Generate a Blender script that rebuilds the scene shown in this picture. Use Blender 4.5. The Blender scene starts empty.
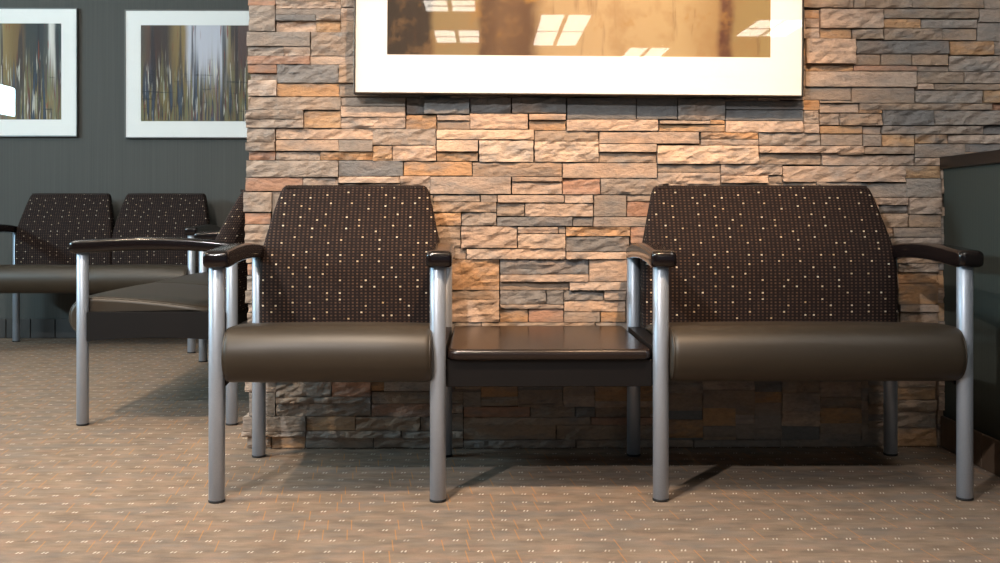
import bpy, bmesh, math, random
from mathutils import Vector, noise

scene = bpy.context.scene
COL = scene.collection
PI = math.pi

# ------------------------------------------------------------------ camera
F_PX, YAW, HOR, CAM_H = 1092.0, 0.0125, 213.0, 0.77
cam_d = bpy.data.cameras.new('camera')
cam = bpy.data.objects.new('camera', cam_d)
COL.objects.link(cam)
cam.location = (0, 0, CAM_H)
cam.rotation_euler = (PI / 2, 0, -YAW)
cam_d.sensor_width = 36.0
cam_d.lens = F_PX / 1000 * 36.0
cam_d.shift_y = -(281.5 - HOR) / 1000
cam_d.clip_start = 0.02
scene.camera = cam

# ------------------------------------------------------------------ world, light, exposure
world = bpy.data.worlds.new('world')
scene.world = world
world.use_nodes = True
world.node_tree.nodes['Background'].inputs[0].default_value = (0.55, 0.78, 1.0, 1)
world.node_tree.nodes['Background'].inputs[1].default_value = 0.18
scene.view_settings.view_transform = 'Standard'
scene.view_settings.look = 'None'
scene.view_settings.exposure = 0.0
scene.view_settings.gamma = 1.0
scene.view_settings.use_curve_mapping = False
scene.cycles.use_denoising = True
scene.cycles.max_bounces = 8

CEIL = 3.0
TROFFER_EMIT = 10.0
PANEL_EMIT = 15.0
TROFFER_COL = (1.0, 0.93, 0.84)
KEY_COL = (1.0, 0.97, 0.95)
SPOT_COL = (1.0, 0.64, 0.37)


def area_light(name, loc, target, sx, sy, power, color):
    d = bpy.data.lights.new(name, 'AREA')
    d.shape = 'RECTANGLE'
    d.size, d.size_y, d.energy, d.color = sx, sy, power, color
    o = bpy.data.objects.new(name, d)
    COL.objects.link(o)
    o.location = loc
    o.rotation_euler = (Vector(target) - Vector(loc)).to_track_quat('-Z', 'Y').to_euler()
    return o


def spot_light(name, loc, target, power, color, angle, blend, radius):
    d = bpy.data.lights.new(name, 'SPOT')
    d.energy, d.color, d.spot_size, d.spot_blend, d.shadow_soft_size = power, color, angle, blend, radius
    o = bpy.data.objects.new(name, d)
    COL.objects.link(o)
    o.location = loc
    o.rotation_euler = (Vector(target) - Vector(loc)).to_track_quat('-Z', 'Y').to_euler()
    return o


# daylight that comes in through the high window band of the left wall
area_light('daylight', (-5.16, 2.97, 1.98), (-0.5, 2.97, 1.98), 3.04, 0.31, 200, (0.58, 0.86, 1.0))
# warm recessed lamps in the ceiling in front of the stone wall
SPOTS = [((0.62, 1.77, CEIL - 0.03), (0.28, 3.6, 1.0), 500, 0.86, SPOT_COL, .03),
         ((-1.7, -0.45, CEIL - 0.03), (-0.1, 3.2, 0.8), 520, 1.9, KEY_COL, .06),
         ((-0.5, 1.7, CEIL - 0.03), (-0.4, 2.2, 0.0), 360, 1.2, (1.0, 0.78, 0.58), .06),
         ((-2.1, 2.5, CEIL - 0.03), (-1.5, 4.3, 0.3), 340, 1.3, (1.0, 0.78, 0.56), .05)]  # last entry: warm spot added to brighten the side bench

# ------------------------------------------------------------------ helpers


def at(x, y, Y):
    """pixel of the 1000x563 frame -> world point on the plane at depth Y"""
    X = Y * math.tan(math.atan((x - 500) / F_PX) + YAW)
    d = X * math.sin(YAW) + Y * math.cos(YAW)
    return X, CAM_H - (y - HOR) * d / F_PX


def obj(name, verts, faces, mat, parent=None, smooth=False, loc=None):
    me = bpy.data.meshes.new(name)
    me.from_pydata([tuple(v) for v in verts], [], faces)
    me.update()
    if mat:
        me.materials.append(mat)
    if smooth:
        me.polygons.foreach_set('use_smooth', [True] * len(me.polygons))
    o = bpy.data.objects.new(name, me)
    COL.objects.link(o)
    if parent:
        o.parent = parent
    if loc:
        o.location = loc
    return o


def from_bm(name, bm, mat, parent=None, smooth=False):
    bmesh.ops.recalc_face_normals(bm, faces=bm.faces)
    me = bpy.data.meshes.new(name)
    bm.to_mesh(me)
    bm.free()
    if mat:
        me.materials.append(mat)
    if smooth:
        me.polygons.foreach_set('use_smooth', [True] * len(me.polygons))
    o = bpy.data.objects.new(name, me)
    COL.objects.link(o)
    if parent:
        o.parent = parent
    return o


def bm_box(bm, x0, x1, y0, y1, z0, z1, bevel=0.0, seg=2):
    r = bmesh.ops.create_cube(bm, size=1)
    vs = r['verts']
    for v in vs:
        v.co.x = x0 + (v.co.x + .5) * (x1 - x0)
        v.co.y = y0 + (v.co.y + .5) * (y1 - y0)
        v.co.z = z0 + (v.co.z + .5) * (z1 - z0)
    if bevel > 0:
        es = list({e for v in vs for e in v.link_edges})
        bmesh.ops.bevel(bm, geom=es, offset=bevel, segments=seg, affect='EDGES', profile=.5)


def box(name, x0, x1, y0, y1, z0, z1, mat, parent=None, bevel=0.0, seg=2):
    bm = bmesh.new()
    bm_box(bm, x0, x1, y0, y1, z0, z1, bevel, seg)
    return from_bm(name, bm, mat, parent)


def loft(name, rings, mat, parent=None, smooth=True, uv=None, split=None):
    """closed rings of equal length joined into a capped tube"""
    n = len(rings[0])
    verts = [p for r in rings for p in r]
    faces = []
    for i in range(len(rings) - 1):
        a, b = i * n, (i + 1) * n
        for k in range(n):
            k2 = (k + 1) % n
            faces.append((a + k, a + k2, b + k2, b + k))
    faces.append(tuple(range(n - 1, -1, -1)))
    faces.append(tuple(range((len(rings) - 1) * n, len(rings) * n)))
    bm = bmesh.new()
    bv = [bm.verts.new(v) for v in verts]
    for f in faces:
        bm.faces.new([bv[i] for i in f])
    return from_bm(name, bm, mat, parent, smooth)


def empty(name, loc, rotz=0.0):
    o = bpy.data.objects.new(name, None)
    o.empty_display_size = 0.1
    COL.objects.link(o)
    o.location = loc
    o.rotation_euler = (0, 0, rotz)
    return o


def tag(o, label, cat, group=None):
    o['label'] = label
    o['category'] = cat
    if group:
        o['group'] = group
    return o


def structure(o, label=None, cat=None):
    o['kind'] = 'structure'
    if label:
        o['label'] = label
        o['category'] = cat
    return o


def lin(c):
    return tuple(((v / 255) / 12.92 if v / 255 <= .04045 else ((v / 255 + .055) / 1.055) ** 2.4) for v in c) + (1,)


# ------------------------------------------------------------------ materials
class NT:
    def __init__(self, name):
        self.m = bpy.data.materials.new(name)
        self.m.use_nodes = True
        self.t = self.m.node_tree
        self.b = self.t.nodes['Principled BSDF']

    def n(self, typ, **kw):
        nd = self.t.nodes.new(typ)
        for k, v in kw.items():
            setattr(nd, k, v)
        return nd

    def link(self, a, b):
        self.t.links.new(a, b)

    def put(self, sock, v):
        if hasattr(v, 'is_linked'):
            self.link(v, sock)
        else:
            sock.default_value = v

    def math(self, op, a, b=0.0, c=None):
        nd = self.n('ShaderNodeMath', operation=op)
        self.put(nd.inputs[0], a)
        self.put(nd.inputs[1], b)
        if c is not None:
            self.put(nd.inputs[2], c)
        return nd.outputs[0]

    def mix(self, fac, a, b, mode='MIX'):
        nd = self.n('ShaderNodeMix', data_type='RGBA', blend_type=mode)
        self.put(nd.inputs[0], fac)
        self.put(nd.inputs[6], a)
        self.put(nd.inputs[7], b)
        return nd.outputs[2]

    def coord(self, which='Object'):
        return self.n('ShaderNodeTexCoord').outputs[which]

    def mapping(self, vec, scale=(1, 1, 1), loc=(0, 0, 0), rot=(0, 0, 0)):
        nd = self.n('ShaderNodeMapping')
        self.link(vec, nd.inputs[0])
        nd.inputs['Scale'].default_value = scale
        nd.inputs['Location'].default_value = loc
        nd.inputs['Rotation'].default_value = rot
        return nd.outputs[0]

    def noise(self, vec, scale=5.0, detail=3.0, rough=.5):
        nd = self.n('ShaderNodeTexNoise')
        self.link(vec, nd.inputs['Vector'])
        nd.inputs['Scale'].default_value = scale
        nd.inputs['Detail'].default_value = detail
        nd.inputs['Roughness'].default_value = rough
        return nd.outputs['Fac']

    def ramp(self, fac, stops, interp='LINEAR'):
        nd = self.n('ShaderNodeValToRGB')
        nd.color_ramp.interpolation = interp
        cr = nd.color_ramp.elements
        while len(cr) < len(stops):
            cr.new(0.5)
        for e, (p, c) in zip(cr, stops):
            e.position = p
            e.color = c
        self.put(nd.inputs[0], fac)
        return nd.outputs[0]

    def sep(self, vec):
        nd = self.n('ShaderNodeSeparateXYZ')
        self.link(vec, nd.inputs[0])
        return nd.outputs

    def comb(self, x, y, z=0.0):
        nd = self.n('ShaderNodeCombineXYZ')
        self.put(nd.inputs[0], x)
        self.put(nd.inputs[1], y)
        self.put(nd.inputs[2], z)
        return nd.outputs[0]

    def bump(self, h, strength=.3, dist=.002):
        nd = self.n('ShaderNodeBump')
        self.put(nd.inputs['Height'], h)
        nd.inputs['Strength'].default_value = strength
        nd.inputs['Distance'].default_value = dist
        self.link(nd.outputs[0], self.b.inputs['Normal'])

    def base(self, c):
        self.put(self.b.inputs['Base Color'], c)

    def set(self, **kw):
        for k, v in kw.items():
            self.b.inputs[k.replace('_', ' ')].default_value = v
        return self.m


def g(v):
    return (v, v, v, 1)


def mat_plain(name, rgb, rough=.5, metal=0.0, spec=.5, var=.12, scale=30):
    m = NT(name)
    n = m.noise(m.coord(), scale, 3)
    c = lin(rgb)
    m.base(m.mix(n, tuple(v * (1 - var) for v in c[:3]) + (1,), tuple(min(1, v * (1 + var)) for v in c[:3]) + (1,)))
    return m.set(Roughness=rough, Metallic=metal, Specular_IOR_Level=spec)


def mat_stone():
    m = NT('ledge_stone')
    at_ = m.n('ShaderNodeAttribute', attribute_name='tint')
    co = m.coord()
    n1 = m.noise(m.mapping(co, (9, 9, 24)), 1.0, 4, .6)
    n2 = m.noise(m.mapping(co, (60, 60, 110)), 1.0, 4, .65)
    n3 = m.noise(m.mapping(co, (5, 5, 9), (3, 1, 7)), 1.0, 2)
    c = m.mix(m.ramp(n1, [(.46, g(0)), (.72, g(.8))]), at_.outputs['Color'], lin((126, 125, 124)))
    c = m.mix(m.math('MULTIPLY', m.ramp(n3, [(.52, g(0)), (.72, g(1))]), .28), c, lin((184, 142, 104)))
    c = m.mix(m.ramp(n2, [(.3, g(.5)), (.6, g(0))]), c, m.mix(.5, c, g(.06)))
    m.base(c)
    m.bump(m.math('ADD', m.math('MULTIPLY', n2, .8), n1), .85, .008)
    return m.set(Roughness=.82, Specular_IOR_Level=.25)


def mat_carpet():
    m = NT('patterned_carpet')
    co = m.coord()
    x, y, z = m.sep(co)
    PX, PY = .058, .0838
    u = m.math('DIVIDE', m.math('ADD', x, 20 * PX - .0150), PX)
    v = m.math('DIVIDE', m.math('ADD', y, 200 * PY - .0150), PY)
    fu = m.math('SUBTRACT', m.math('FRACT', u), .5)
    fv = m.math('SUBTRACT', m.math('FRACT', v), .5)
    # pairs of pale slanted stitches
    sl = m.math('SUBTRACT', m.math('MULTIPLY', fu, PX), m.math('MULTIPLY', m.math('MULTIPLY', fv, PY), .22))
    dx = m.math('ABSOLUTE', m.math('SUBTRACT', m.math('ABSOLUTE', sl), .0042))
    inx = m.math('LESS_THAN', dx, .0019)
    inv = m.math('LESS_THAN', m.math('ABSOLUTE', m.math('MULTIPLY', fv, PY)), .0062)
    pair = m.math('MULTIPLY', inx, inv)
    # thin ochre streaks half a cell off
    u2 = m.math('ADD', u, .5)
    v2 = m.math('ADD', v, .45)
    cell = m.n('ShaderNodeTexWhiteNoise', noise_dimensions='2D')
    m.link(m.comb(m.math('FLOOR', u2), m.math('FLOOR', v2)), cell.inputs[0])
    on = m.math('LESS_THAN', cell.outputs['Value'], .42)
    gu = m.math('SUBTRACT', m.math('FRACT', u2), .5)
    gv = m.math('SUBTRACT', m.math('FRACT', v2), .5)
    st = m.math('LESS_THAN', m.math('ABSOLUTE', m.math('ADD', m.math('MULTIPLY', gu, PX), m.math('MULTIPLY', gv, .010))), .0013)
    st = m.math('MULTIPLY', st, on)
    n1 = m.noise(co, 420, 2, .7)
    n2 = m.noise(m.mapping(co, (9, 26, 1)), 1.0, 3, .6)
    n3 = m.noise(m.mapping(co, (5, 12, 1), (4, 8, 0)), 1.0, 3, .6)
    n4 = m.noise(m.mapping(co, (11, 15, 1), (7, 2, 0)), 1.0, 4, .7)
    c = m.mix(m.ramp(n2, [(.36, g(0)), (.66, g(1))]), lin((122, 106, 92)), lin((154, 134, 116)))
    c = m.mix(m.math('MULTIPLY', m.ramp(n3, [(.45, g(0)), (.68, g(1))]), .5), c, lin((117, 115, 114)))
    c = m.mix(m.math('MULTIPLY', m.ramp(n4, [(.5, g(0)), (.66, g(1))]), .55), c, lin((157, 127, 108)))
    c = m.mix(m.ramp(n1, [(.3, g(.45)), (.7, g(0))]), c, lin((88, 76, 65)))
    c = m.mix(m.math('MULTIPLY', st, .5), c, lin((190, 128, 60)))
    c = m.mix(m.math('MULTIPLY', m.math('MULTIPLY', pair, m.ramp(n4, [(.35, g(.35)), (.6, g(1))])), .6), c, lin((238, 228, 210)))
    m.base(c)
    m.bump(n1, .5, .003)
    return m.set(Roughness=.95, Specular_IOR_Level=.1)


def mat_fabric():
    m = NT('dotted_upholstery')
    uv = m.n('ShaderNodeUVMap').outputs[0]
    x, y, z = m.sep(uv)
    PX, PY = .0132, .0098
    u = m.math('DIVIDE', m.math('ADD', x, 5), PX)
    v = m.math('DIVIDE', m.math('ADD', y, 5), PY)
    cu, cv = m.math('FLOOR', u), m.math('FLOOR', v)
    fu = m.math('ABSOLUTE', m.math('SUBTRACT', m.math('FRACT', u), .5))
    fv = m.math('ABSOLUTE', m.math('SUBTRACT', m.math('FRACT', v), .5))
    dot = m.math('MULTIPLY', m.math('LESS_THAN', fu, .22), m.math('LESS_THAN', fv, .24))
    wn = m.n('ShaderNodeTexWhiteNoise', noise_dimensions='2D')
    m.link(m.comb(cu, cv), wn.inputs[0])
    r = wn.outputs['Value']
    # sparse bright stitches, one in each block of twelve
    bl = m.n('ShaderNodeTexWhiteNoise', noise_dimensions='2D')
    m.link(m.comb(m.math('FLOOR', m.math('DIVIDE', cu, 4)), m.math('FLOOR', m.math('DIVIDE', cv, 4))), bl.inputs[0])
    br, bg, bb_ = m.sep(bl.outputs['Color'])
    hit_u = m.math('COMPARE', m.math('MODULO', cu, 4), m.math('FLOOR', m.math('MULTIPLY', br, 3)), .25)
    hit_v = m.math('COMPARE', m.math('MODULO', cv, 4), m.math('FLOOR', m.math('MULTIPLY', bg, 3)), .25)
    bright = m.math('MULTIPLY', hit_u, hit_v)
    warp = m.noise(m.mapping(uv, (900, 160, 1)), 1.0, 1)
    c = m.mix(warp, lin((18, 13, 14)), lin((31, 22, 21)))
    dim = m.mix(r, lin((52, 41, 38)), lin((82, 64, 54)))
    c = m.mix(dot, c, dim)
    pale = m.mix(wn.outputs['Color'], lin((200, 192, 178)), lin((170, 146, 114)))
    c = m.mix(m.math('MULTIPLY', dot, bright), c, pale)
    m.base(c)
    m.bump(m.math('ADD', m.math('MULTIPLY', dot, .6), warp), .35, .0012)
    return m.set(Roughness=.85, Specular_IOR_Level=.2)


def mat_vinyl():
    m = NT('brown_vinyl')
    co = m.coord()
    v = m.n('ShaderNodeTexVoronoi')
    m.link(co, v.inputs['Vector'])
    v.inputs['Scale'].default_value = 420
    n = m.noise(co, 6, 3)
    m.base(m.mix(n, lin((44, 37, 28)), lin((54, 45, 34))))
    m.bump(v.outputs['Distance'], .12, .0008)
    return m.set(Roughness=.46, Specular_IOR_Level=.5)


def mat_wall_ribbed(name, c0, c1, along='X', scale=260.0):
    m = NT(name)
    co = m.coord()
    sc = {'X': (scale, 6, 1.2), 'Y': (6, scale, 1.2)}[along]
    n = m.noise(m.mapping(co, sc), 1.0, 2, .6)
    k = m.noise(co, 1.3, 2)
    c = m.mix(n, lin(c0), lin(c1))
    c = m.mix(m.math('MULTIPLY', k, .25), c, lin(c0))
    m.base(c)
    m.bump(n, .3, .002)
    return m.set(Roughness=.7, Specular_IOR_Level=.25)


def mat_metal():
    m = NT('silver_painted_steel')
    n = m.noise(m.coord(), 300, 2)
    m.base(m.mix(n, lin((154, 162, 174)), lin((166, 174, 186))))
    return m.set(Roughness=.42, Metallic=.55)


def mat_wood(name, c0, c1, rough, spec=.5, sc=(3, 60, 60)):
    m = NT(name)
    n = m.noise(m.mapping(m.coord(), sc), 1.0, 4, .6)
    m.base(m.mix(n, lin(c0), lin(c1)))
    return m.set(Roughness=rough, Specular_IOR_Level=spec)


def mat_glass():
    m = NT('picture_glass')
    t = m.t
    ge = m.n('ShaderNodeNewGeometry')
    dp = m.n('ShaderNodeVectorMath', operation='DOT_PRODUCT')
    m.link(ge.outputs['Normal'], dp.inputs[0])
    m.link(ge.outputs['Incoming'], dp.inputs[1])
    c1 = m.math('SUBTRACT', 1.0, m.math('ABSOLUTE', dp.outputs['Value']))
    fr = m.math('ADD', .043, m.math('MULTIPLY', m.math('POWER', c1, 5.0), .957))   # reflectance of a glass face, either side
    tr = m.n('ShaderNodeBsdfTransparent')
    gl = m.n('ShaderNodeBsdfGlossy')
    gl.inputs['Roughness'].default_value = .015
    mx = m.n('ShaderNodeMixShader')
    m.link(fr, mx.inputs[0])
    m.link(tr.outputs[0], mx.inputs[1])
    m.link(gl.outputs[0], mx.inputs[2])
    m.link(mx.outputs[0], t.nodes['Material Output'].inputs[0])
    return m.m


def mat_emit(name, color, strength):
    m = NT(name)
    e = m.n('ShaderNodeEmission')
    n = m.noise(m.coord(), 8, 2)
    m.link(m.mix(n, tuple(v * .96 for v in color) + (1,), tuple(color) + (1,)), e.inputs[0])
    e.inputs[1].default_value = strength
    m.link(e.outputs[0], m.t.nodes['Material Output'].inputs[0])
    return m.m


def mat_art_warm():
    """abstract print: upright fields of brown, cream, gold with a red streak"""
    m = NT('warm_abstract_print')
    co = m.coord('Generated')
    x, y, z = m.sep(co)
    wob = m.noise(m.mapping(co, (3, 1, 7)), 1.0, 4, .6)
    xx = m.math('ADD', x, m.math('MULTIPLY', m.math('SUBTRACT', wob, .5), .045))
    c = m.ramp(xx, [(0.0, lin((46, 34, 25))), (.115, lin((50, 36, 27))), (.13, lin((140, 118, 90))), (.235, lin((142, 118, 92))),
                    (.25, lin((84, 58, 42))), (.30, lin((108, 80, 62))), (.37, lin((92, 64, 48))), (.41, lin((176, 148, 122))),
                    (.56, lin((184, 156, 130))), (.76, lin((180, 154, 126))), (.85, lin((160, 130, 98))), (.866, lin((84, 42, 32))),
                    (.885, lin((92, 58, 42))), (.90, lin((150, 126, 92))), (1.0, lin((158, 134, 98)))])
    n = m.noise(m.mapping(co, (14, 1, 9)), 1.0, 5, .65)
    c = m.mix(m.math('MULTIPLY', m.ramp(n, [(.5, g(0)), (.62, g(1))]), .4), c, lin((150, 112, 78)))
    n2 = m.noise(m.mapping(co, (7, 1, 5), (5, 0, 2)), 1.0, 5, .7)
    hi = m.ramp(z, [(.0, g(0)), (.08, g(.25)), (.2, g(1))])
    c = m.mix(m.math('MULTIPLY', m.math('MULTIPLY', m.ramp(n2, [(.55, g(0)), (.6, g(1))]), hi), .7), c, lin((160, 118, 66)))
    n3 = m.noise(m.mapping(co, (40, 1, 3), (1, 0, 9)), 1.0, 3, .6)
    c = m.mix(m.math('MULTIPLY', m.ramp(n3, [(.6, g(0)), (.66, g(1))]), .3), c, lin((90, 52, 30)))
    c = m.mix(1.0, c, (.86, .92, .74, 1), 'MULTIPLY')
    m.base(c)
    return m.set(Roughness=.7)


def mat_art_city(name, stops, seed):
    """abstract print: hanging upright strokes of slate, ochre, rust and white"""
    m = NT(name)
    co = m.coord('Generated')
    x, y, z = m.sep(co)
    wob = m.noise(m.mapping(co, (9, 1, 2), (seed, 0, 0)), 1.0, 3, .6)
    xx = m.math('ADD', x, m.math('MULTIPLY', m.math('SUBTRACT', wob, .5), .03))
    c = m.ramp(xx, stops)
    s1 = m.noise(m.mapping(co, (30, 1, .9), (seed + 3, 0, 4)), 1.0, 3, .6)
    drip = m.noise(m.mapping(co, (60, 1, .4), (seed + 5, 0, 2)), 1.0, 2, .6)
    zz = m.math('ADD', z, m.math('MULTIPLY', m.math('SUBTRACT', drip, .5), 1.3))
    low = m.ramp(zz, [(.30, g(.95)), (.42, g(.7)), (.62, g(.1)), (.8, g(0))])
    dark = m.ramp(s1, [(0.26, lin((30, 36, 48))), (.38, lin((64, 82, 102))), (.45, lin((44, 48, 56))), (.5, lin((132, 112, 66))), (.55, lin((112, 118, 88))),
                       (.60, lin((112, 58, 44))), (.66, lin((60, 66, 76))), (.74, lin((206, 204, 192)))])
    c = m.mix(low, c, dark)
    t1 = m.noise(m.mapping(co, (24, 1, .5), (seed + 13, 0, 8)), 1.0, 2, .5)
    c = m.mix(m.ramp(t1, [(.56, g(0)), (.62, g(.8))]), c, lin((48, 46, 52)))
    s2 = m.noise(m.mapping(co, (95, 1, 3.0), (seed + 7, 0, 1)), 1.0, 2, .5)
    mid = m.ramp(z, [(.0, g(.8)), (.55, g(.8)), (.75, g(0))])
    c = m.mix(m.math('MULTIPLY', m.ramp(s2, [(.60, g(0)), (.65, g(1))]), mid), c, lin((222, 218, 204)))
    s3 = m.noise(m.mapping(co, (70, 1, 2.4), (seed + 11, 0, 6)), 1.0, 2, .5)
    c = m.mix(m.math('MULTIPLY', m.ramp(s3, [(.66, g(0)), (.69, g(1))]), .8), c, lin((140, 66, 48)))
    h = m.noise(m.mapping(co, (4, 1, 40), (seed, 0, 9)), 1.0, 2, .5)
    c = m.mix(m.math('MULTIPLY', m.math('MULTIPLY', m.ramp(h, [(.64, g(0)), (.67, g(1))]), low), .7), c, lin((34, 36, 44)))
    m.base(c)
    return m.set(Roughness=.7)


M_STONE = mat_stone()
M_CARPET = mat_carpet()
M_FABRIC = mat_fabric()
M_VINYL = mat_vinyl()
M_METAL = mat_metal()
M_WALL = mat_wall_ribbed('grey_ribbed_wallcovering', (72, 72, 70), (92, 92, 88), 'X', 230)
M_PANEL = mat_wall_ribbed('green_grey_panel', (50, 53, 49), (68, 71, 64), 'Y', 170)
M_PANELX = mat_wall_ribbed('green_grey_panel_end', (50, 53, 49), (68, 71, 64), 'X', 170)
M_ARM = mat_wood('espresso_wood', (15, 10, 11), (20, 13, 13), .16, .6, (60, 3, 60))
M_TABLE = mat_wood('dark_brown_laminate', (29, 22, 20), (36, 27, 24), .24, .5, (3, 50, 50))
M_APRON = mat_wood('dark_frame', (9, 7, 8), (14, 11, 12), .5, .3)
M_RUBBER = mat_plain('black_rubber', (22, 22, 24), .6)
M_CAP = mat_wood('dark_cap_wood', (13, 9, 8), (20, 13, 11), .3, .5, (50, 3, 50))
M_TILE = mat_plain('brown_slate_tile', (92, 74, 60), .55, var=.35, scale=14)
M_TILE_D = mat_plain('dark_slate_tile', (62, 58, 56), .5, var=.3, scale=14)
M_GROUT = mat_plain('grout', (52, 46, 42), .9)
M_WHITE = mat_plain('white_paint', (232, 230, 224), .6, var=.03)
M_MAT = mat_plain('white_mat_board', (250, 249, 246), .9, var=.01, spec=.1)
M_CEIL = mat_plain('ceiling_tile', (196, 190, 180), .9, var=.05, scale=60)
M_FRAME = mat_plain('silver_frame', (120, 118, 116), .35, .8)
M_FRAME_D = mat_plain('bronze_frame', (70, 60, 50), .35, .7)
M_BACKING = mat_plain('dark_mortar', (58, 52, 47), .95)  # even dark backing between and behind the stones
M_GLASS = mat_glass()
M_LENS = mat_emit('light_lens', TROFFER_COL, TROFFER_EMIT)
M_PANEL_LENS = mat_emit('added_panel_lens', TROFFER_COL, PANEL_EMIT)  # lens of the unseen panels added over the seating
M_BULB = mat_emit('spot_bulb', SPOT_COL, 18.0)
M_PLASTER = mat_plain('plaster', (150, 148, 142), .9, var=.05)

# ------------------------------------------------------------------ the setting
WALL_Y, BACK_Y, PART_X = 3.60, 6.76, 1.505
fl = structure(box('floor', -6, 6, -11, 7.0, -.06, 0, M_CARPET))
ce = structure(box('ceiling', -6, 6, -11, 7.0, CEIL, CEIL + .06, M_CEIL))
structure(box('wall_back', -6, -.6, BACK_Y, BACK_Y + .12, 0, CEIL, M_WALL))
# left wall with a band of windows beyond the frame
wl = structure(box('wall_left', -5.32, -5.2, -11, BACK_Y + .1, 0, 1.82, M_PLASTER))
box('header', -5.32, -5.2, -11, BACK_Y + .1, 2.14, CEIL, M_PLASTER, wl)
box('pier', -5.32, -5.2, 4.5, BACK_Y + .1, 1.82, 2.14, M_PLASTER, wl)
box('pier', -5.32, -5.2, -11, 1.44, 1.82, 2.14, M_PLASTER, wl)
w1 = structure(empty('window_1', (-5.26, 3.0, 1.82)))
for yy in (-1.54, -.78, 0.0, .75, 1.48):
    box('mullion', -.03, .03, yy - .02, yy + .02, 0, .32, M_WHITE, w1)
for i in range(4):
    a, b = (-1.54, -.78, 0.0, .75, 1.48)[i:i + 2]
    box('pane', -.004, .004, a + .02, b - .02, .005, .315, M_GLASS, w1)

# back baseboard: a row of dark tiles
bb = structure(box('baseboard_back', -5.2, -.62, BACK_Y - .008, BACK_Y, 0, .117, M_GROUT))
tile_me = None
xx = -5.2
while xx < -.9:
    if tile_me is None:
        t = box('tile', .002, .148, BACK_Y - .016, BACK_Y - .006, .002, .12, M_TILE_D, bb, .002, 1)
        tile_me = t.data
    else:
        t = bpy.data.objects.new('tile', tile_me)
        COL.objects.link(t)
        t.parent = bb
    t.location.x = xx
    xx += .15

# low partition on the right
pt = structure(box('wall_right', PART_X, PART_X + .11, 2.05, WALL_Y + .02, 0, .93, M_PANEL))
box('end_panel', PART_X - .002, PART_X + .112, 2.03, 2.052, 0, .93, M_PANELX, pt, .002, 1)
box('cap', PART_X - .014, PART_X + .124, 2.0, WALL_Y - .012, .915, .955, M_CAP, pt, .004, 2)
br = structure(box('baseboard_right', PART_X - .006, PART_X, 2.05, WALL_Y - .02, 0, .10, M_GROUT))
yy = WALL_Y - .03
t0 = None
while yy > 2.2:
    if t0 is None:
        t0 = t = box('tile', PART_X - .014, PART_X - .004, -.298, -.002, .002, .105, M_TILE, br, .002, 1)
    else:
        t = bpy.data.objects.new('tile', t0.data)
        COL.objects.link(t)
        t.parent = br
    t.location.y = yy
    yy -= .3

# ------------------------------------------------------------------ stone wall
ws = structure(box('wall_stone', -.772, 4.9, WALL_Y, BACK_Y + .1, 0, CEIL, M_BACKING))
TINT = {'G': (156, 143, 132), 'D': (124, 122, 121), 'B': (162, 142, 124), 'T': (186, 164, 147), 'O': (182, 147, 113),
        'R': (174, 137, 116), 'L': (203, 181, 162)}  # D right below the large print also paints in its cast shadow
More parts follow.
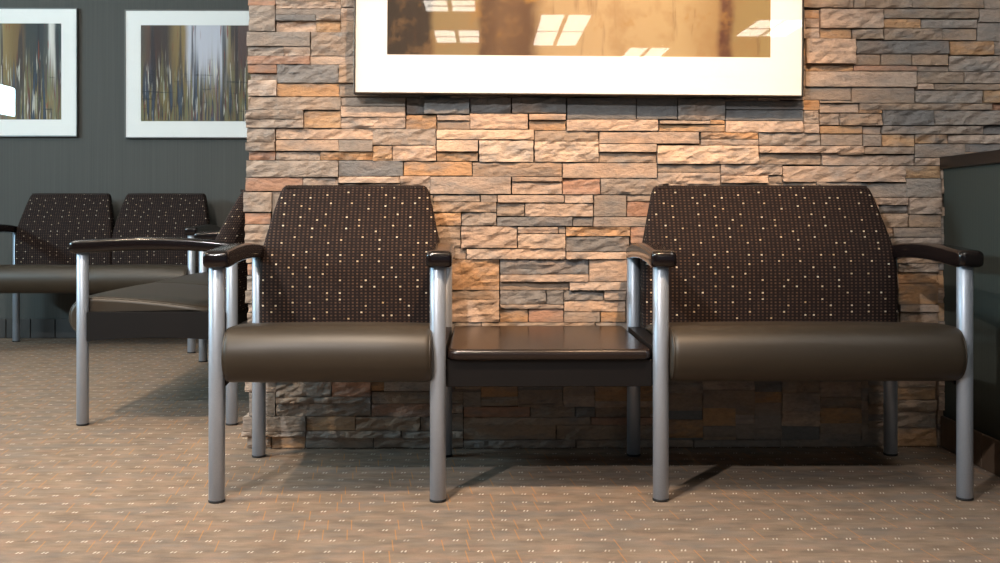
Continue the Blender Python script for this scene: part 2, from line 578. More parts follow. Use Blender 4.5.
# x0 x1 y0 y1 colour, in photograph pixels on the plane of the wall; a trailing number is how far the stone stands out (mm)
TRACE = """
248 275.5 -3 5.5 R|275.5 341 -4 1.5 B|275.5 341 1.5 9 T 30|341 356 -4 7.5 G|249 275.5 5.5 31.5 G|275.5 341 9 15 G 28|275.5 316 15 21 D 34
316 341 15 21 G 34|341 356 7.5 21 T|276 316 21 32 T 14|316 341 21 32 O 22|341 356 21 33 B|247 310.5 32 46.5 G 36|311 356 32 56 G 26
248 284 46.5 56 G 22|284 310.5 46.5 56 T 26|247.5 310 56 64.5 R 34|310 356 56 64.5 T 24|248 277 64.5 73 R 30|277 339 64.5 83 D 28
339 356 64.5 83 B 30|250 277 73.5 80 G 14|248 277 80 96 T 30|277 339 83.5 96.5 O 24|339 380 83.5 96.5 B 24|248 341 97 110 G 28
246 304 110 119 G 36|246 304 119.5 128 G 34|304 341 110.5 128 O 24|341 405.5 97.5 106 G 26|341 405.5 106.5 117 T 32|341 405.5 117.5 128.5 T 24
247 275.5 128.5 142 G 30|276 373 128.5 139.5 T 24|245.5 275.5 142.5 151 G 38|276 339 140 151 T 34|339 373 140 151.5 G 36
248.5 275.5 151.5 160 R 22|276 320 151.5 160 G 18|320 373 151.5 160 O 16|246.5 338.5 160.5 177 G 34|338.5 403 160.5 176 D 26
245.5 303 177.5 191 R 30|303 338.5 177.5 188 T 24|338.5 400 176.5 183 T 32|338.5 400 183.5 195 B 20
243.5 272 192 212 G 34|272 300 191.5 224 G 22|245 271 213 224 R 28|245 290 224.5 248 G 34|246 285 248.5 263 B 26|247.5 285 264 275 R 22|247 280 276 290 G 30
245.5 280 290.5 303 G 36|248 280 303.5 312 T 24|247.5 280 312.5 323 G 30
406.5 424 98 114 D 12|424 469.5 98 114 D 34|406 436.5 115 129 O 20|437 470 115 120.5 T 34|437 470 121 129 B 24
372.5 436 129 145 G 28|373 392 145.5 161 O 24|392.5 436 145.5 161 T 26|436.5 534 129.5 139.5 L 32|436.5 478 140 151.5 L 36
403.5 472 161.5 175.5 O 20|436.5 478 152 161 O 16|470 511 98 113 D 22|512 566 97.5 113 D 34|470 528 113.5 129 T 30|529 566 114 120 T 36|529 566 120.5 130 O 18
534.5 598.5 130.5 141 B 26|534.5 598.5 141.5 162 L 34|479 533.5 140.5 162 L 34|472.5 562 162.5 176.5 B 26
567 636 98 119 D 28|636.5 677.5 98 119 D 24|678 725 98.5 120 D 26|566.5 658 119.5 131 T 30|659 710 120.5 124 G 34|659 725 124.5 131.5 O 22
599 699 132 143.5 T 30|599 656.5 144 152 L 38|599 656.5 152.5 162.5 B 18|657 758 145.5 164 L 36|700.5 758 132.5 139 O 28|700.5 758 139.5 145 T 34
562.5 657 163 178 T 30|657.5 720 164.5 172 B 26|657.5 720 172.5 184 T 30|720.5 782 164.5 175 T 26|720.5 768 175.5 183 T 34|768.5 782 175.5 183 G 20
725.5 804 101 109.5 D 24|725.5 804 110 120.5 D 20|725.5 803 121 132.5 T 30|758.5 820 133 145.5 G 24|758.5 863 146 153 T 38|758.5 821 153.5 164.5 B 18
803 819.5 100 110 O 24|820 858.5 103.5 112.5 T 18|804 819 110.5 123 G 28|819.5 839 113.5 125 G 18|839.5 882 113.5 125.5 B 28|803.5 819 123.5 133 T 30
820 862 126 133.5 O 26|863 881.5 126.5 134 T 16|882.5 933 110.5 125.5 D 32|933.5 1003 110.5 125 G 30|882 983 126 134 G 30|983.5 1020 125.5 134 D 18
820.5 862.5 134.5 145.5 G 28|863 881.5 134.5 146 G 30|882 914 134.5 146.5 O 22|914.5 948 134.5 143.5 O 24|948.5 1010 134.5 143.5 T 20|863.5 914 147 154 B 32
914.5 965 144 157.5 G 28|965.5 1010 144 152 D 16|822 914 155 165.5 T 22|914.5 940 158 165.5 T 26|782.5 905 166 182 T 32|905.5 941 166 178 O 22
868 909 183 197 G 24|905.5 941 178.5 197 G 32|875 908 197.5 205 T 28|909 941 197.5 214 T 32|878 908 205.5 213 D 12|880 908 213.5 227 B 24
908.5 941 214.5 227 B 28|893 941 227.5 237 G 32|890 941 237.5 248 T 26|890 941 248.5 263 B 24|898 938 263.5 272 G 26|898 938 272.5 283 O 18|898 938 283.5 304 O 28
900 938 304.5 312 T 34|900 938 312.5 323 B 22|803 853.5 -4 7.5 B 26|854 911 -4 8 B 28|911.5 983 -4 8.5 B 32|983.5 1010 -4 9 G 28
805 819.5 9.5 18 O 18|805 819.5 18.5 27.5 T 24|805 819.5 28 38.5 T 22|820 883 9 28.5 T 34|883.5 978 9 18.5 B 30|978.5 1010 9.5 22.5 G 34
820 851 29 38.5 O 26|852 883 29.5 39 B 28|883.5 921 19 28 O 22|883.5 942 28.5 40 B 26|921.5 977 19.5 28 G 22|942.5 977 28.5 40 B 18|977.5 1010 23 41 G 24
805 855 39 64 T 42|855.5 949 40.5 54 D 26|949.5 993 41.5 55 O 30|993.5 1010 41.5 55 G 26|853 880 54.5 65 B 24|880.5 911 54.5 65 B 32|911.5 948 54.5 65.5 B 28
949 1010 56 71.5 G 22|805 853 64.5 71 O 20|853.5 917 65.5 71 R 28|917.5 948.5 66 71.5 G 22|805 916 71.5 87 T 34|917 964 72 83 B 24|964.5 1010 72 83.5 G 26
917 933.5 83.5 89.5 T 30|934 1010 84 90 B 28|805 851 87.5 100 G 24|851.5 914.5 87.5 103 G 26|915 983 90.5 103 G 22|983.5 1010 90.5 103 O 28|859 991 103.5 110 B 30|991.5 1010 103.5 110 R 12
430 511 176.5 194 T 32|512 562 177 181.5 T 36|512 562 182 194 T 22|562.5 600 178.5 194.5 R 24|600.5 668 178.5 194.5 G 28|433 480 195 201.5 G 22|480.5 497 195 202 G 26
497.5 564 195 202.5 T 32|564.5 593 195 203 T 36|433 496.5 202 212 B 26|497 524.5 203 216 B 16|525 593 203.5 216.5 T 28|593.5 626.5 195 216.5 G 28
627 668 195 201 G 24|627 668 201.5 216.5 R 20|433 461 212.5 225.5 O 22|461.5 496.5 212.5 225.5 G 18|497 572.5 217 226 D 28|573 593 217 226 D 18|593.5 668 217 226.5 T 26
430 460.5 226.5 248 B 22|461 517 226.5 248 T 30|517.5 558 227 233.5 T 24|517.5 565.5 234 248.5 L 34|558.5 565.5 226.5 233.5 G 18|430 466 248.5 259 B 18|466.5 565.5 249 259 T 32
450 499.5 259.5 290 O 22|500 588.5 259.5 274 D 20|500 588.5 274.5 281.5 T 34|500 569 282 290 B 18|450 499.5 290.5 299 B 20|450 499.5 299.5 322 T 28
500 546 290.5 304 D 22|546.5 563.5 290.5 304 D 26|500 563.5 304.5 308.5 T 34|500 528 309 322 O 22|528.5 563.5 309 322 R 26
566 630 227 236 O 28|566 629.5 236.5 251.5 D 20|566 629.5 252 259 T 32|630.5 668 227 243 R 24|630.5 668 243.5 259 G 20|589 650 259.5 281.5 T 28|569.5 650 282 290 T 34
564 603.5 290.5 300 D 18|604 626 290.5 300 T 30|564 625.5 300.5 311.5 T 24|564 600 312 322 G 26|600.5 625.5 312 322 O 28|626 655 290.5 322 G 24
455 481 322.5 334 G 28|481.5 595 322.5 333 B 26|595.5 660 322.5 334 G 28
244.5 276 378 392 T 24|249 275.5 392.5 416 G 28|276 331 380 396.5 G 22|331.5 371 380 396.5 R 26|276 371 397 402.5 G 32|276 371 403 416 G 24|243 306 416.5 431 G 36|306.5 355 416.5 430.5 O 24
355.5 420 417 430.5 B 28|242 306 431.5 436 G 34|306.5 401 431 437 G 34|247 271 436.5 448 B 26|271.5 305 436.5 448 O 24|305.5 373 437.5 448 G 28|373.5 463 438 448 G 26|401.5 463 431 437.5 G 34
371.5 440 404 416.5 R 24|371.5 463 392 403.5 B 22|420.5 463 417 430.5 G 24|463.5 530 407 417 R 26|530.5 575 407 417 B 22|575.5 595 407 417 D 26|595.5 650 407 417 B 24
463.5 590.5 417.5 424.5 B 28|591 655 417.5 424.5 R 32|463.5 556 425 439.5 B 24|556.5 655 425 439.5 B 26|463.5 575.5 440 448 G 32|576 655 440 448 G 30
655.5 693 440 448 G 28|693.5 780 440 448 G 32|780.5 893 440 447.5 G 30|893.5 936 428 446.5 O 26|893.5 936 412 427.5 B 22|893.5 936 400 411.5 B 30|893.5 936 388 399.5 O 24|893.5 936 376 387.5 B 26
"""
rs = random.Random(5)


def stone_geo(x0, x1, z0, z1, yf, yb, seed, rough, axis='y'):
    """split-faced block: rough front grid, straight sides running back into the wall"""
    nx = max(4, min(22, int((x1 - x0) / .011)))
    nz = max(3, min(8, int((z1 - z0) / .0075)))
    V, Fc = [], []
    sv = Vector((seed * 3.71, seed * 1.37, 0))
    th = (seed * .7) % 1.0 - .5
    tl = ((seed * .377) % 1.0 - .35) * rough * 1.6
    tr = ((seed * .613) % 1.0 - .5) * rough * 1.2
    for j in range(nz + 1):
        for i in range(nx + 1):
            u, w = i / nx, j / nz
            X, Z = x0 + (x1 - x0) * u, z0 + (z1 - z0) * w
            eu = min(u, 1 - u) * (x1 - x0)
            ew = min(w, 1 - w) * (z1 - z0)
            p = Vector((X * 13, Z * 34 + X * 9 * th, seed * .31)) + sv
            q = Vector((X * 40, Z * 75 - X * 20 * th, seed)) + sv
            n = (1 - 2 * abs(noise.noise(p))) * .6 + noise.noise(q) * .35
            n += .75 - 1.3 * noise.voronoi(Vector((X * 22 + Z * 12 * th, Z * 48 - X * 12, seed * 2.3)))[0][0]
            d = -rough * n + (w - .5) * tl + (u - .5) * tr
            edge = min(eu, ew)
            if edge < .004:
                d += .0006 + abs(noise.noise(q * 1.7)) * .0022 * (1 if rough > .003 else .3)
            jx = noise.noise(q + Vector((9, 0, 0))) * .003
            jz = noise.noise(q + Vector((0, 9, 0))) * .002
            if 0 < i < nx:
                X += jx * 1.5
            else:
                X += abs(jx) * (1 if i == 0 else -1)
            if 0 < j < nz:
                Z += jz
            else:
                Z += abs(jz) * .6 * (1 if j == 0 else -1)
            V.append((X, yf + d, Z))
    W = nx + 1
    for j in range(nz):
        for i in range(nx):
            a = j * W + i
            Fc.append((a, a + 1, a + W + 1, a + W))
    border = [i for i in range(W)] + [j * W + nx for j in range(1, nz + 1)] + [nz * W + i for i in range(nx - 1, -1, -1)] + [j * W for j in range(nz - 1, 0, -1)]
    base = len(V)
    for b in border:
        V.append((V[b][0], yb, V[b][2]))
    n = len(border)
    for k in range(n):
        k2 = (k + 1) % n
        Fc.append((border[k], base + k, base + k2, border[k2]))
    return V, Fc


def tint(me, spans):
    a = me.color_attributes.new('tint', 'FLOAT_COLOR', 'POINT')
    for s, e, c in spans:
        for i in range(s, e):
            a.data[i].color = c


def jitter_tint(c, k=.10):
    f = 1 + rs.uniform(-k, k)
    w = rs.uniform(-.05, .05)
    return (min(1, c[0] * f * (1 + w)), min(1, c[1] * f), min(1, c[2] * f * (1 - w)), 1)


def rect_world(x0, x1, y0, y1):
    Y = WALL_Y - .025
    X0, Z1 = at(x0, y0, Y)
    X1, Z0 = at(x1, y1, Y)
    return X0 + .0003, X1 - .0003, max(.003, Z0 + .0003), Z1 - .0003


# occupancy of the wall plane, one cell per photograph pixel, to fill what the photograph hides
GX0, GX1, GY0, GY1 = 247, 1010, -60, 448
occ = bytearray((GX1 - GX0) * (GY1 - GY0))
stones = []
for line in TRACE.strip().split('\n'):
    for it in line.split('|'):
        p = it.split()
        x0, x1, y0, y1 = map(float, p[:4])
        pr = float(p[5]) if len(p) > 5 else rs.uniform(18, 34)
        stones.append((x0, x1, y0, y1, p[4], pr))
        for yy in range(max(GY0, math.floor(y0 + .3)), min(GY1, math.ceil(y1 - .3))):
            for xx in range(max(GX0, math.floor(x0 + .3)), min(GX1, math.ceil(x1 - .3))):
                occ[(yy - GY0) * (GX1 - GX0) + xx - GX0] = 1
filled = []
WG = GX1 - GX0
for yy in range(GY0, GY1):
    for xx in range(GX0, GX1):
        if occ[(yy - GY0) * WG + xx - GX0]:
            continue
        wmax, hmax = rs.randint(28, 90), rs.choice((7, 9, 11, 13, 15, 18))
        w = 0
        while w < wmax and xx + w < GX1 and not occ[(yy - GY0) * WG + xx + w - GX0]:
            w += 1
        # keep the remainder of a run from becoming a sliver
        rest = 0
        while rest < 14 and xx + w + rest < GX1 and not occ[(yy - GY0) * WG + xx + w + rest - GX0]:
            rest += 1
        if rest < 14:
            w += rest
        h = 1
        while h < hmax and yy + h < GY1 and not any(occ[(yy + h - GY0) * WG + xx + k - GX0] for k in range(w)):
            h += 1
        if 0 < GY1 - (yy + h) < 5:
            h = GY1 - yy
        for k in range(h):
            for q in range(w):
                occ[(yy + k - GY0) * WG + xx + q - GX0] = 1
        if w >= 3 and h >= 2:
            filled.append((xx, xx + w, yy, yy + h, rs.choice('GGGBBTTOD'), rs.uniform(16, 34)))


def rough_of(i):
    return (.002, .0055, .0085, .0075)[(i * 7 + i // 3) % 4]


STUFF_V, STUFF_F, STUFF_S = [], [], []


def add_stuff(V, Fc, c):
    b = len(STUFF_V)
    STUFF_V.extend(V)
    STUFF_F.extend([tuple(b + k for k in f) for f in Fc])
    STUFF_S.append((b, b + len(V), c))


def in_view(r):
    cx, cy = (r[0] + r[1]) / 2, (r[2] + r[3]) / 2
    if cy < 0 or cx > 1000:
        return False
    if 352 < cx < 806 and cy < 92:
        return False                                   # behind the picture
    if cx > 942 and cy > 160:
        return False                                   # behind the partition
    if 285 < cx < 432 and 190 < cy < 384:
        return False                                   # behind the single chair
    if 655 < cx < 895 and 190 < cy < 384:
        return False                                   # behind the wide chair
    if 448 < cx < 655 and 334 < cy < 384:
        return False                                   # behind the table
    return True


singles = [(s, True) for s in stones] + [(s, False) for s in filled]
n_single = 0
for i, (s, traced) in enumerate(singles):
    x0, x1, z0, z1 = rect_world(*s[:4])
    if x1 - x0 < .005 or z1 - z0 < .003:
        continue
    c = jitter_tint(lin(TINT[s[4]]))
    corner = s[0] < 252
    V, Fc = stone_geo(x0, x1, z0, z1, WALL_Y - (26 + (s[5] - 26) * .75) / 1000, WALL_Y + (.09 if corner else .012), i + 1, rough_of(i))
    if n_single < 299 and (traced or in_view(s)):
        o = obj('stone', V, Fc, M_STONE, ws)
        tint(o.data, [(0, len(V), c)])
        n_single += 1
    else:
        add_stuff(V, Fc, c)
# the courses above the frame, beyond the partition and on the pier's return
k = 1000
zt = at(500, GY0, WALL_Y - .025)[1]
z = zt
while z < CEIL - .01:
    h = min(rs.choice((.025, .035, .045, .055)), CEIL - z)
    x = -.81
    while x < 4.0:
        w = rs.uniform(.1, .3)
        V, Fc = stone_geo(x + .001, x + w - .001, z + .001, z + h - .001, WALL_Y - rs.uniform(.016, .034), WALL_Y + .01, k, rough_of(k))
        add_stuff(V, Fc, jitter_tint(lin(TINT[rs.choice('GGGBBTTOD')])))
        x += w
        k += 1
    z += h
z = 0.003
while z < zt:
    h = min(rs.choice((.025, .035, .045, .055)), zt - z + .001)
    x = at(1010, 0, WALL_Y - .025)[0]
    while x < 4.0:
        w = rs.uniform(.1, .3)
        V, Fc = stone_geo(x + .001, x + w - .001, z + .001, z + h - .001, WALL_Y - rs.uniform(.016, .034), WALL_Y + .01, k, rough_of(k))
        if not (x < PART_X + .13 and z < .95):
            add_stuff(V, Fc, jitter_tint(lin(TINT[rs.choice('GGGBBTTOD')])))
        x += w
        k += 1
    z += h
z = .003
while z < CEIL - .01:                                  # the pier's return, facing the bench
    h = min(rs.choice((.035, .045, .055)), CEIL - z)
    y = WALL_Y + .092
    while y < BACK_Y - .05:
        w = min(rs.uniform(.12, .3), BACK_Y - .012 - y)
        V, Fc = stone_geo(y + .001, y + w - .001, z + .001, z + h - .001, -.772 - rs.uniform(.008, .02), -.765, k, .003)
        add_stuff([(b, a, c) for a, b, c in V], [f[::-1] for f in Fc], jitter_tint(lin(TINT[rs.choice('GGGBBTTOD')])))
        y += w
        k += 1
    z += h
so = obj('stone_courses', STUFF_V, STUFF_F, M_STONE, ws)
so['kind'] = 'stuff'
tint(so.data, STUFF_S)

# ------------------------------------------------------------------ seating
LEG_R = .0213
D_LEG = .54


def tube(r, z0, z1, x, y, n=24):
    bm = bmesh.new()
    rings = []
    for rr, zz in ((r - .0015, z0), (r, z0 + .0015), (r, z1 - .0015), (r - .0015, z1)):
        rings.append([bm.verts.new((x + rr * math.cos(2 * PI * k / n), y + rr * math.sin(2 * PI * k / n), zz)) for k in range(n)])
    for a, b in zip(rings, rings[1:]):
        for k in range(n):
            bm.faces.new((a[k], a[(k + 1) % n], b[(k + 1) % n], b[k]))
    bm.faces.new(rings[0][::-1])
    bm.faces.new(rings[-1])
    return bm


def leg(parent, x, y, top):
    o = from_bm('leg', tube(LEG_R, .006, top, x, y), M_METAL, parent, True)
    for p in o.data.polygons:
        if len(p.vertices) > 4:
            p.use_smooth = False
    from_bm('foot_glide', tube(LEG_R + .0012, 0.0, .007, x, y), M_RUBBER, o, True)
    return o


def armrest(parent, x, side):
    """dark arm cap over one pair of legs: blunt rounded nose, gently arched back"""
    # y from front leg, z of top, thickness, half width, offset inwards
    st = [(-.039, .657, .018, .018), (-.0375, .663, .032, .026), (-.032, .668, .042, .030), (-.020, .671, .047, .0318), (.0, .672, .049, .032),
          (.04, .674, .049, .0315), (.10, .678, .048, .030), (.20, .682, .047, .029), (.30, .682, .046, .028), (.40, .678, .045, .027),
          (.48, .671, .043, .026), (.545, .662, .040, .025), (.566, .658, .034, .022), (.570, .654, .024, .016)]
    rings = []
    n = 20
    for y, zt, th, hw in st:
        zc = zt - th / 2
        ring = []
        for k in range(n):
            a = 2 * PI * (k + .5) / n
            ca, sa = math.cos(a), math.sin(a)
            e = .42
            ring.append((x + .004 + hw * 1.1 * math.copysign(abs(ca) ** e, ca), y, zc + th / 2 * math.copysign(abs(sa) ** e, sa)))
        rings.append(ring)
    return loft('armrest', rings, M_ARM, parent, True)


def seat_profile():
    """(y, z) outline of a cushion from the side: sloping top, waterfall roll in front, thin body"""
    pts = []
    pts += [(.455, .400), (.462, .412), (.455, .425)]
    for t in (.8, .6, .4, .25, .12):
        y = .02 + t * .43
        pts.append((y, .4655 - .040 * t ** 1.6))
    cy, cz, r = .014, .391, .0745
    for a in range(90, 271, 15):
        pts.append((cy + r * math.cos(math.radians(a)), cz + r * math.sin(math.radians(a))))
    pts += [(.045, .327), (.062, .352), (.072, .385), (.10, .395), (.3, .396)]
    return pts


def cushion(parent, x0, x1):
    P = seat_profile()
    cy = sum(p[0] for p in P) / len(P)
    cz = sum(p[1] for p in P) / len(P)
    # inset outline for the rounded ends
    def inset(d):
        out = []
        n = len(P)
        for i, (y, z) in enumerate(P):
            a, b = P[i - 1], P[(i + 1) % n]
            ty, tz = b[0] - a[0], b[1] - a[1]
            L = math.hypot(ty, tz) or 1
            ny, nz = -tz / L, ty / L
            out.append((y + ny * d, z + nz * d))
        return out
    rings = []
    st = [(0, .017), (.002, .010), (.007, .004), (.014, .001), (.02, .0)]
    W = x1 - x0
    xs = [(x0 + a, d) for a, d in st] + [(x0 + W * t, 0) for t in (.25, .5, .75)] + [(x1 - a, d) for a, d in reversed(st)]
    for x, d in xs:
        q = inset(d)
        crown = .004 * (1 - (2 * (x - x0) / W - 1) ** 2)
        rings.append([(x, y, z + (crown if z > .41 else 0)) for y, z in q])
    o = loft('seat_cushion', rings, M_VINYL, parent, True)
    for p in o.data.polygons:
        if len(p.vertices) > 4:
            p.use_smooth = False
    # welt cord around both ends
    for xe in (x0 + .006, x1 - .006):
        bm = bmesh.new()
        q = inset(.006)
        n = len(q)
        rr = []
        for i in range(n):
            y, z = q[i]
            a, b = q[i - 1], q[(i + 1) % n]
            ty, tz = b[0] - a[0], b[1] - a[1]
            L = math.hypot(ty, tz) or 1
            ny, nz = -tz / L, ty / L
            rr.append([bm.verts.new((xe + .0032 * math.cos(t), y + ny * .0032 * math.sin(t), z + nz * .0032 * math.sin(t))) for t in [2 * PI * k / 6 for k in range(6)]])
        for i in range(n):
            a, b = rr[i], rr[(i + 1) % n]
            for k in range(6):
                bm.faces.new((a[k], a[(k + 1) % 6], b[(k + 1) % 6], b[k]))
        from_bm('piping', bm, M_VINYL, o, True)
    return o


def backrest(parent, xc, half):
    """thick upholstered back: upright below, leaning and narrowing above the arms"""
    lv = [(.385, .446, .52, 0.0), (.40, .441, .525, .0), (.46, .438, .530, .0), (.54, .438, .535, .0), (.60, .442, .540, .001), (.645, .452, .546, .004),
          (.69, .470, .556, .012), (.74, .494, .570, .023), (.79, .519, .586, .034), (.83, .540, .600, .044), (.846, .550, .604, .0495), (.853, .556, .604, .054), (.857, .563, .602, .060),
          (.859, .574, .598, .068)]
    rings = []
    UV = []
    arc = 0
    prev = None
    for z, yf, yb, ins in lv:
        hw = half - ins
        if prev:
            arc += math.hypot(z - prev[0], yf - prev[1])
        prev = (z, yf)
        ring, uvr = [], []
        rc = .014 if z < .86 else .008
        nf = 10
        bow = .010
        for i in range(nf + 1):
            t = -1 + 2 * i / nf
            ring.append((xc + t * (hw - rc), yf - bow * (1 - t * t) + bow * .6, z))
            uvr.append((t * (hw - rc), arc))
        for a in (45,):
            ring.append((xc + hw - rc + rc * math.sin(math.radians(a)), yf + bow * .6 + rc * (1 - math.cos(math.radians(a))), z))
            uvr.append((hw - rc + rc * .8, arc))
        ring.append((xc + hw, yf + rc + .004, z)); uvr.append((hw + .006, arc))
        ring.append((xc + hw, yb - .012, z)); uvr.append((hw + .006 + (yb - yf), arc))
        ring.append((xc + hw - .012, yb, z)); uvr.append((hw + .02 + (yb - yf), arc))
        ring.append((xc - hw + .012, yb, z)); uvr.append((-hw - .02 - (yb - yf), arc))
        ring.append((xc - hw, yb - .012, z)); uvr.append((-hw - .006 - (yb - yf), arc))
        ring.append((xc - hw, yf + rc + .004, z)); uvr.append((-hw - .006, arc))
        ring.append((xc - hw + rc - rc * .707, yf + bow * .6 + rc * .293, z)); uvr.append((-hw + rc * .2, arc))
        rings.append(ring)
        UV.append(uvr)
    n = len(rings[0])
    verts = [p for r in rings for p in r]
    uvs = [u for r in UV for u in r]
    faces = []
    for i in range(len(rings) - 1):
        for k in range(n):
            k2 = (k + 1) % n
            faces.append((i * n + k, i * n + k2, (i + 1) * n + k2, (i + 1) * n + k))
    top = (len(rings) - 1) * n
    faces.append(tuple(range(n - 1, -1, -1)))
    faces.append(tuple(range(top, top + n)))
    o = obj('backrest', verts, faces, M_FABRIC, parent, True)
    ul = o.data.uv_layers.new(name='UVMap')
    for p in o.data.polygons:
        if len(p.vertices) > 4:
            p.use_smooth = False
        us = [uvs[o.data.loops[li].vertex_index] for li in p.loop_indices]
        wrap = max(u[0] for u in us) - min(u[0] for u in us) > .7 * half * 2 and len(us) == 4
        for li, u in zip(p.loop_indices, us):
            vi = o.data.loops[li].vertex_index
            if len(us) > 4 or wrap:
                co = verts[vi]
                ul.data[li].uv = (co[0] - xc, co[1] + co[2])
            else:
                ul.data[li].uv = u
    # top seam: the row of stitched loops along the upper edge
    bm = bmesh.new()
    hw = half - .062
    m = int(2 * hw / .0066)
    for i in range(m):
        x = xc - hw + (i + .5) * 2 * hw / m
        bm_box(bm, x - .0023, x + .0023, .552, .562, .848, .8575)
    from_bm('seam', bm, M_SEAM, o)
    return o


M_SEAM = mat_plain('dark_seam', (40, 28, 24), .8)


def seat_unit(name, loc, rotz, width, nseats, label, cat, group=None):
    """frame on four tubular legs with arms; origin on the floor midway between the front legs, front towards -Y"""
    r = tag(empty(name, loc, rotz), label, cat, group)
    h = width / 2
    for sx in (-1, 1):
        leg(r, sx * h, 0, .634)
        leg(r, sx * h, D_LEG, .634)
        armrest(r, sx * h, sx)
    # rails under the seat
    box('seat_rail', -h + LEG_R, h - LEG_R, .075, .105, .318, .393, M_APRON, r, .003, 1)
    box('seat_rail', -h + LEG_R, h - LEG_R, .46, .49, .33, .385, M_APRON, r, .003, 1)
    for sx in (-1, 1):
        n = 12
        bm = bmesh.new()
        ring0, ring1 = [], []
        pts = [(LEG_R, .411), (D_LEG - LEG_R, .411)] + [(D_LEG - LEG_R - (D_LEG - 2 * LEG_R) * i / n, .306 + .014 * math.sin(PI * i / n)) for i in range(n + 1)]
        a = [bm.verts.new((sx * h - .020, y, z)) for y, z in pts]
        b = [bm.verts.new((sx * h + .020, y, z)) for y, z in pts]
        bm.faces.new(a)
        bm.faces.new(b[::-1])
        for i in range(len(pts)):
            j = (i + 1) % len(pts)
            bm.faces.new((a[i], b[i], b[j], a[j]))
        from_bm('side_rail', bm, M_APRON, r)
    w = (width - 2 * LEG_R - .004) / nseats
    for i in range(nseats):
        x0 = -h + LEG_R + .002 + i * w
        cushion(r, x0 + .002 - (.003 if i == 0 else 0), x0 + w - .002 + (.012 if i == nseats - 1 else 0))
        ext = .011 if nseats == 1 else 0
        backrest(r, x0 + w / 2 + (.005 if nseats == 1 else .002), w / 2 - .001 + ext)
    return r


FX = [-.7187, -.1296, .4675, 1.2866]
FY = 2.921
seat_unit('waiting_chair', ((FX[0] + FX[1]) / 2, FY, 0), 0, FX[1] - FX[0], 1,
          'single chair with dotted brown back, left of the small table', 'chair')
seat_unit('wide_chair', ((FX[2] + FX[3]) / 2, FY, 0), 0, FX[3] - FX[2], 1,
          'extra wide chair between the small table and the low partition', 'chair')
seat_unit('two_seat_bench', (-1.466, (3.985 + 5.67) / 2, 0), -PI / 2, 5.67 - 3.985, 2,
          'bench seen from its side, left of the stone wall behind the single chair', 'bench')
seat_unit('two_seat_bench', ((-2.84 - 1.655) / 2 + .03, 6.03, 0), 0, 1.19, 2,
          'pair of joined chairs against the far grey wall under two prints', 'bench').scale.z = 1.035

# table hung between the two chairs
tb = tag(empty('side_table', ((FX[1] + FX[2]) / 2, FY, 0)), 'dark brown table with rounded front corners between the single and the wide chair', 'table')


def table_top():
    hw, y0, y1, z0, z1, rc = (FX[2] - FX[1]) / 2 - LEG_R - .001, -.004, .625, .376, .405, .028
    out = []
    for cx, cy, a0 in ((hw - rc, y0 + rc, -90), (hw - .006, y1 - .006, 0), (-hw + .006, y1 - .006, 90), (-hw + rc, y0 + rc, 180)):
        rr = rc if cy < .3 else .006
        for i in range(7):
            a = math.radians(a0 + 15 * i)
            out.append((cx + rr * math.cos(a), cy + rr * math.sin(a)))
    cx, cy = 0, (y0 + y1) / 2
    rings = []
    for ins, z in ((.006, z0), (.002, z0 + .003), (0, z0 + .008), (0, z1 - .012), (.0015, z1 - .006), (.005, z1 - .002), (.011, z1)):
        rings.append([(x - math.copysign(min(ins, abs(x)), x), y + (ins if y < cy else -ins), z) for x, y in out])
    o = loft('table_top', rings, M_TABLE, tb, True)
    for p in o.data.polygons:
        if len(p.vertices) > 4:
            p.use_smooth = False


table_top()
hwt = (FX[2] - FX[1]) / 2 - LEG_R
box('apron', -hwt, hwt, .012, .034, .303, .376, M_APRON, tb, .002, 1)
for sx in (-1, 1):
    box('side_rail', min(sx * hwt, sx * (hwt - .02)), max(sx * hwt, sx * (hwt - .02)), .036, .52, .31, .376, M_APRON, tb, .002, 1)
box('rear_rail', -hwt + .022, hwt - .022, .49, .51, .31, .376, M_APRON, tb, .002, 1)

# ------------------------------------------------------------------ pictures


def picture(name, label, xc, yback, zc, w, h, depth, fw, mats, art_mat, frame_mat, roll=0.0, group=None):
    r = tag(empty(name, (xc, yback, zc)), label, 'picture', group)
    r.rotation_euler = (0, roll, 0)
    ml, mr, mb, mt = mats
    bm = bmesh.new()
    W, H = w / 2, h / 2
    bm_box(bm, -W, W, -depth, 0, -H, -H + fw, .0015, 1)
    bm_box(bm, -W, W, -depth, 0, H - fw, H, .0015, 1)
    bm_box(bm, -W, -W + fw, -depth, 0, -H + fw, H - fw, .0015, 1)
    bm_box(bm, W - fw, W, -depth, 0, -H + fw, H - fw, .0015, 1)
    from_bm('frame', bm, frame_mat, r)
    box('backing_board', -W + fw, W - fw, -.008, -.002, -H + fw, H - fw, M_APRON, r)
    box('art_print', -W + ml - .008, W - mr + .008, -depth + .008, -.0085, -H + mb - .008, H - mt + .008, art_mat, r)
    bm = bmesh.new()
    y0, y1 = -depth + .005, -depth + .0075
    bm_box(bm, -W + fw, W - fw, y0, y1, -H + fw, -H + mb)
    bm_box(bm, -W + fw, W - fw, y0, y1, H - mt, H - fw)
    bm_box(bm, -W + fw, -W + ml, y0, y1, -H + mb, H - mt)
    bm_box(bm, W - mr, W - fw, y0, y1, -H + mb, H - mt)
    from_bm('mat_board', bm, M_MAT, r)
    box('glass_pane', -W + fw, W - fw, -depth + .001, -depth + .003, -H + fw, H - fw, M_GLASS, r)
    return r


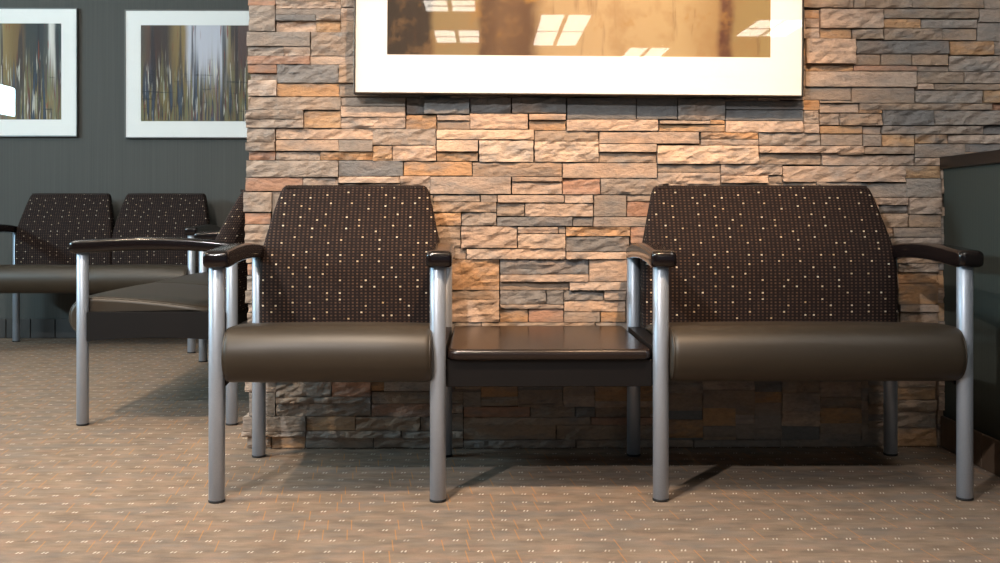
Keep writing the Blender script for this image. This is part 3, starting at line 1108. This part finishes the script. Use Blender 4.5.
PY = 3.555
xl, zb = at(354.3, 93.8, PY - .04)
xr, zb2 = at(804.7, 97.2, PY - .04)
pw, ph = xr - xl, 1.05
picture('framed_print', 'large print in brown and cream tones hung on the stone wall', (xl + xr) / 2, PY, (zb + zb2) / 2 + ph / 2, pw, ph, .04, .006,
        (.107, .107, .128, .128), mat_art_warm(), M_FRAME_D, math.atan2(zb - zb2, pw))

LAV = lin((206, 206, 216))
xl, zt_ = at(124.5, 9.5, BACK_Y - .03)
_, zb = at(124.5, 138.2, BACK_Y - .03)
hh = zt_ - zb
ww = 1.16
city2 = mat_art_city('city_strokes_print', [(0, lin((84, 84, 78))), (.05, lin((96, 72, 60))), (.1, lin((70, 50, 46))), (.17, lin((66, 56, 54))), (.22, lin((140, 116, 76))),
                                            (.28, lin((150, 126, 84))), (.31, LAV), (.52, LAV), (.56, lin((150, 134, 100))), (.60, lin((96, 74, 70))), (.8, lin((88, 70, 68))), (1, lin((80, 66, 64)))], 2.0)
picture('framed_print', 'print with a pale patch on the far wall, partly hidden by the stone wall', xl + ww / 2, BACK_Y, (zt_ + zb) / 2, ww, hh, .03, .007, (.098, .098, .105, .095), city2, M_FRAME,
        0.0, 'city prints on the far wall')
xr, _ = at(77, 8, BACK_Y - .03)
_, zt_ = at(50, 7.8, BACK_Y - .03)
city1 = mat_art_city('slate_strokes_print', [(0, lin((90, 84, 76))), (.4, lin((120, 100, 70))), (.60, lin((190, 184, 160))), (.63, lin((150, 126, 80))), (.69, lin((128, 104, 64))), (.74, lin((120, 92, 60))),
                                             (.77, lin((62, 66, 64))), (.87, lin((58, 64, 66))), (.905, lin((86, 88, 84))), (.92, lin((230, 228, 222))), (.945, lin((216, 212, 204))), (.96, lin((66, 80, 78))), (1, lin((52, 66, 66)))], 6.0)
picture('framed_print', 'print of dark slate and ochre strokes at far left, cut by the picture edge', xr - ww / 2, BACK_Y, zt_ - hh / 2, ww, hh, .03, .007, (.098, .098, .105, .095), city1, M_FRAME,
        0.0, 'city prints on the far wall')

# ------------------------------------------------------------------ lamps in the ceiling


def troffer(x0, x1, y0, y1, label, lens=None):
    r = tag(empty('ceiling_light', ((x0 + x1) / 2, (y0 + y1) / 2, CEIL)), label, 'light', 'ceiling light panels')
    w, d = (x1 - x0) / 2, (y1 - y0) / 2
    bm = bmesh.new()
    t = .03
    bm_box(bm, -w, w, -d, -d + t, -.012, 0)
    bm_box(bm, -w, w, d - t, d, -.012, 0)
    bm_box(bm, -w, -w + t, -d + t, d - t, -.012, 0)
    bm_box(bm, w - t, w, -d + t, d - t, -.012, 0)
    bm_box(bm, -w + t, w - t, -.02, .02, -.012, 0)
    bm_box(bm, -.025, .025, -d + t, d - t, -.012, 0)
    from_bm('frame', bm, M_WHITE, r)
    for sx in (-1, 1):
        for sy in (-1, 1):
            a, b = sorted((sx * .025, sx * (w - t)))
            c, e = sorted((sy * .02, sy * (d - t)))
            box('lens', a, b, c, e, -.007, -.002, lens or M_LENS, r)


TL = 'ceiling light mirrored in the large print, '
troffer(.591, 1.2125, -7.47, -5.155, TL + 'upper one in its cream area')
troffer(1.90, 2.50, -9.9, -7.59, TL + 'lowest of all')
troffer(-.69, -.093, -5.03, -4.35, TL + 'upper one at its dark left')
troffer(-.67, -.06, -7.24, -6.22, TL + 'lower one at its dark left')
troffer(3.10, 3.78, -6.69, -5.47, TL + 'rightmost of all')
troffer(-1.2, -.6, .7, 1.9, 'added light panel to brighten the floor before the single chair', M_PANEL_LENS)  # unseen panel added for more light on the front floor
troffer(1.3, 1.9, .7, 1.9, 'added light panel to brighten the floor before the wide chair', M_PANEL_LENS)  # its added twin on the right, also out of view
troffer(-3.6, -3.0, 2.2, 3.4, 'added light panel to brighten the left floor', M_PANEL_LENS)  # out-of-view panel put in to brighten the left floor
troffer(-3.1, -2.5, 4.2, 5.4, 'added light panel to brighten the far wall over the pair of joined chairs', M_PANEL_LENS)  # added panel, unseen, lights the far wall and its prints


def downlight(loc, target, power, ang, color, radius, label):
    r = tag(empty('recessed_spot', (loc[0], loc[1], CEIL)), label, 'light', 'recessed spots')
    bm = bmesh.new()
    n = 24
    rr = []
    for rad, z in ((.075, 0), (.075, -.008), (.058, -.010), (.052, -.002)):
        rr.append([bm.verts.new((rad * math.cos(2 * PI * k / n), rad * math.sin(2 * PI * k / n), z)) for k in range(n)])
    for a, b in zip(rr, rr[1:]):
        for k in range(n):
            bm.faces.new((a[k], a[(k + 1) % n], b[(k + 1) % n], b[k]))
    from_bm('trim_ring', bm, M_WHITE, r, True)
    bm = bmesh.new()
    vs = [bm.verts.new((.05 * math.cos(2 * PI * k / n), .05 * math.sin(2 * PI * k / n), -.003)) for k in range(n)]
    vb = [bm.verts.new((.05 * math.cos(2 * PI * k / n), .05 * math.sin(2 * PI * k / n), -.0005)) for k in range(n)]
    bm.faces.new(vs[::-1])
    bm.faces.new(vb)
    for k in range(n):
        bm.faces.new((vs[k], vs[(k + 1) % n], vb[(k + 1) % n], vb[k]))
    from_bm('bulb', bm, M_BULB, r)
    spot_light('spot_beam', loc, target, power, color, ang, .9, radius)


downlight(*SPOTS[0], 'warm recessed spot in the ceiling before the stone wall')
downlight(*SPOTS[3], 'added spot to brighten the bench seen from its side')  # lamp added to warm and brighten the bench seats
downlight(*SPOTS[2], 'recessed flood in the ceiling over the carpet before the single chair')
downlight(*SPOTS[1], 'recessed spot in the ceiling to the left above the camera')
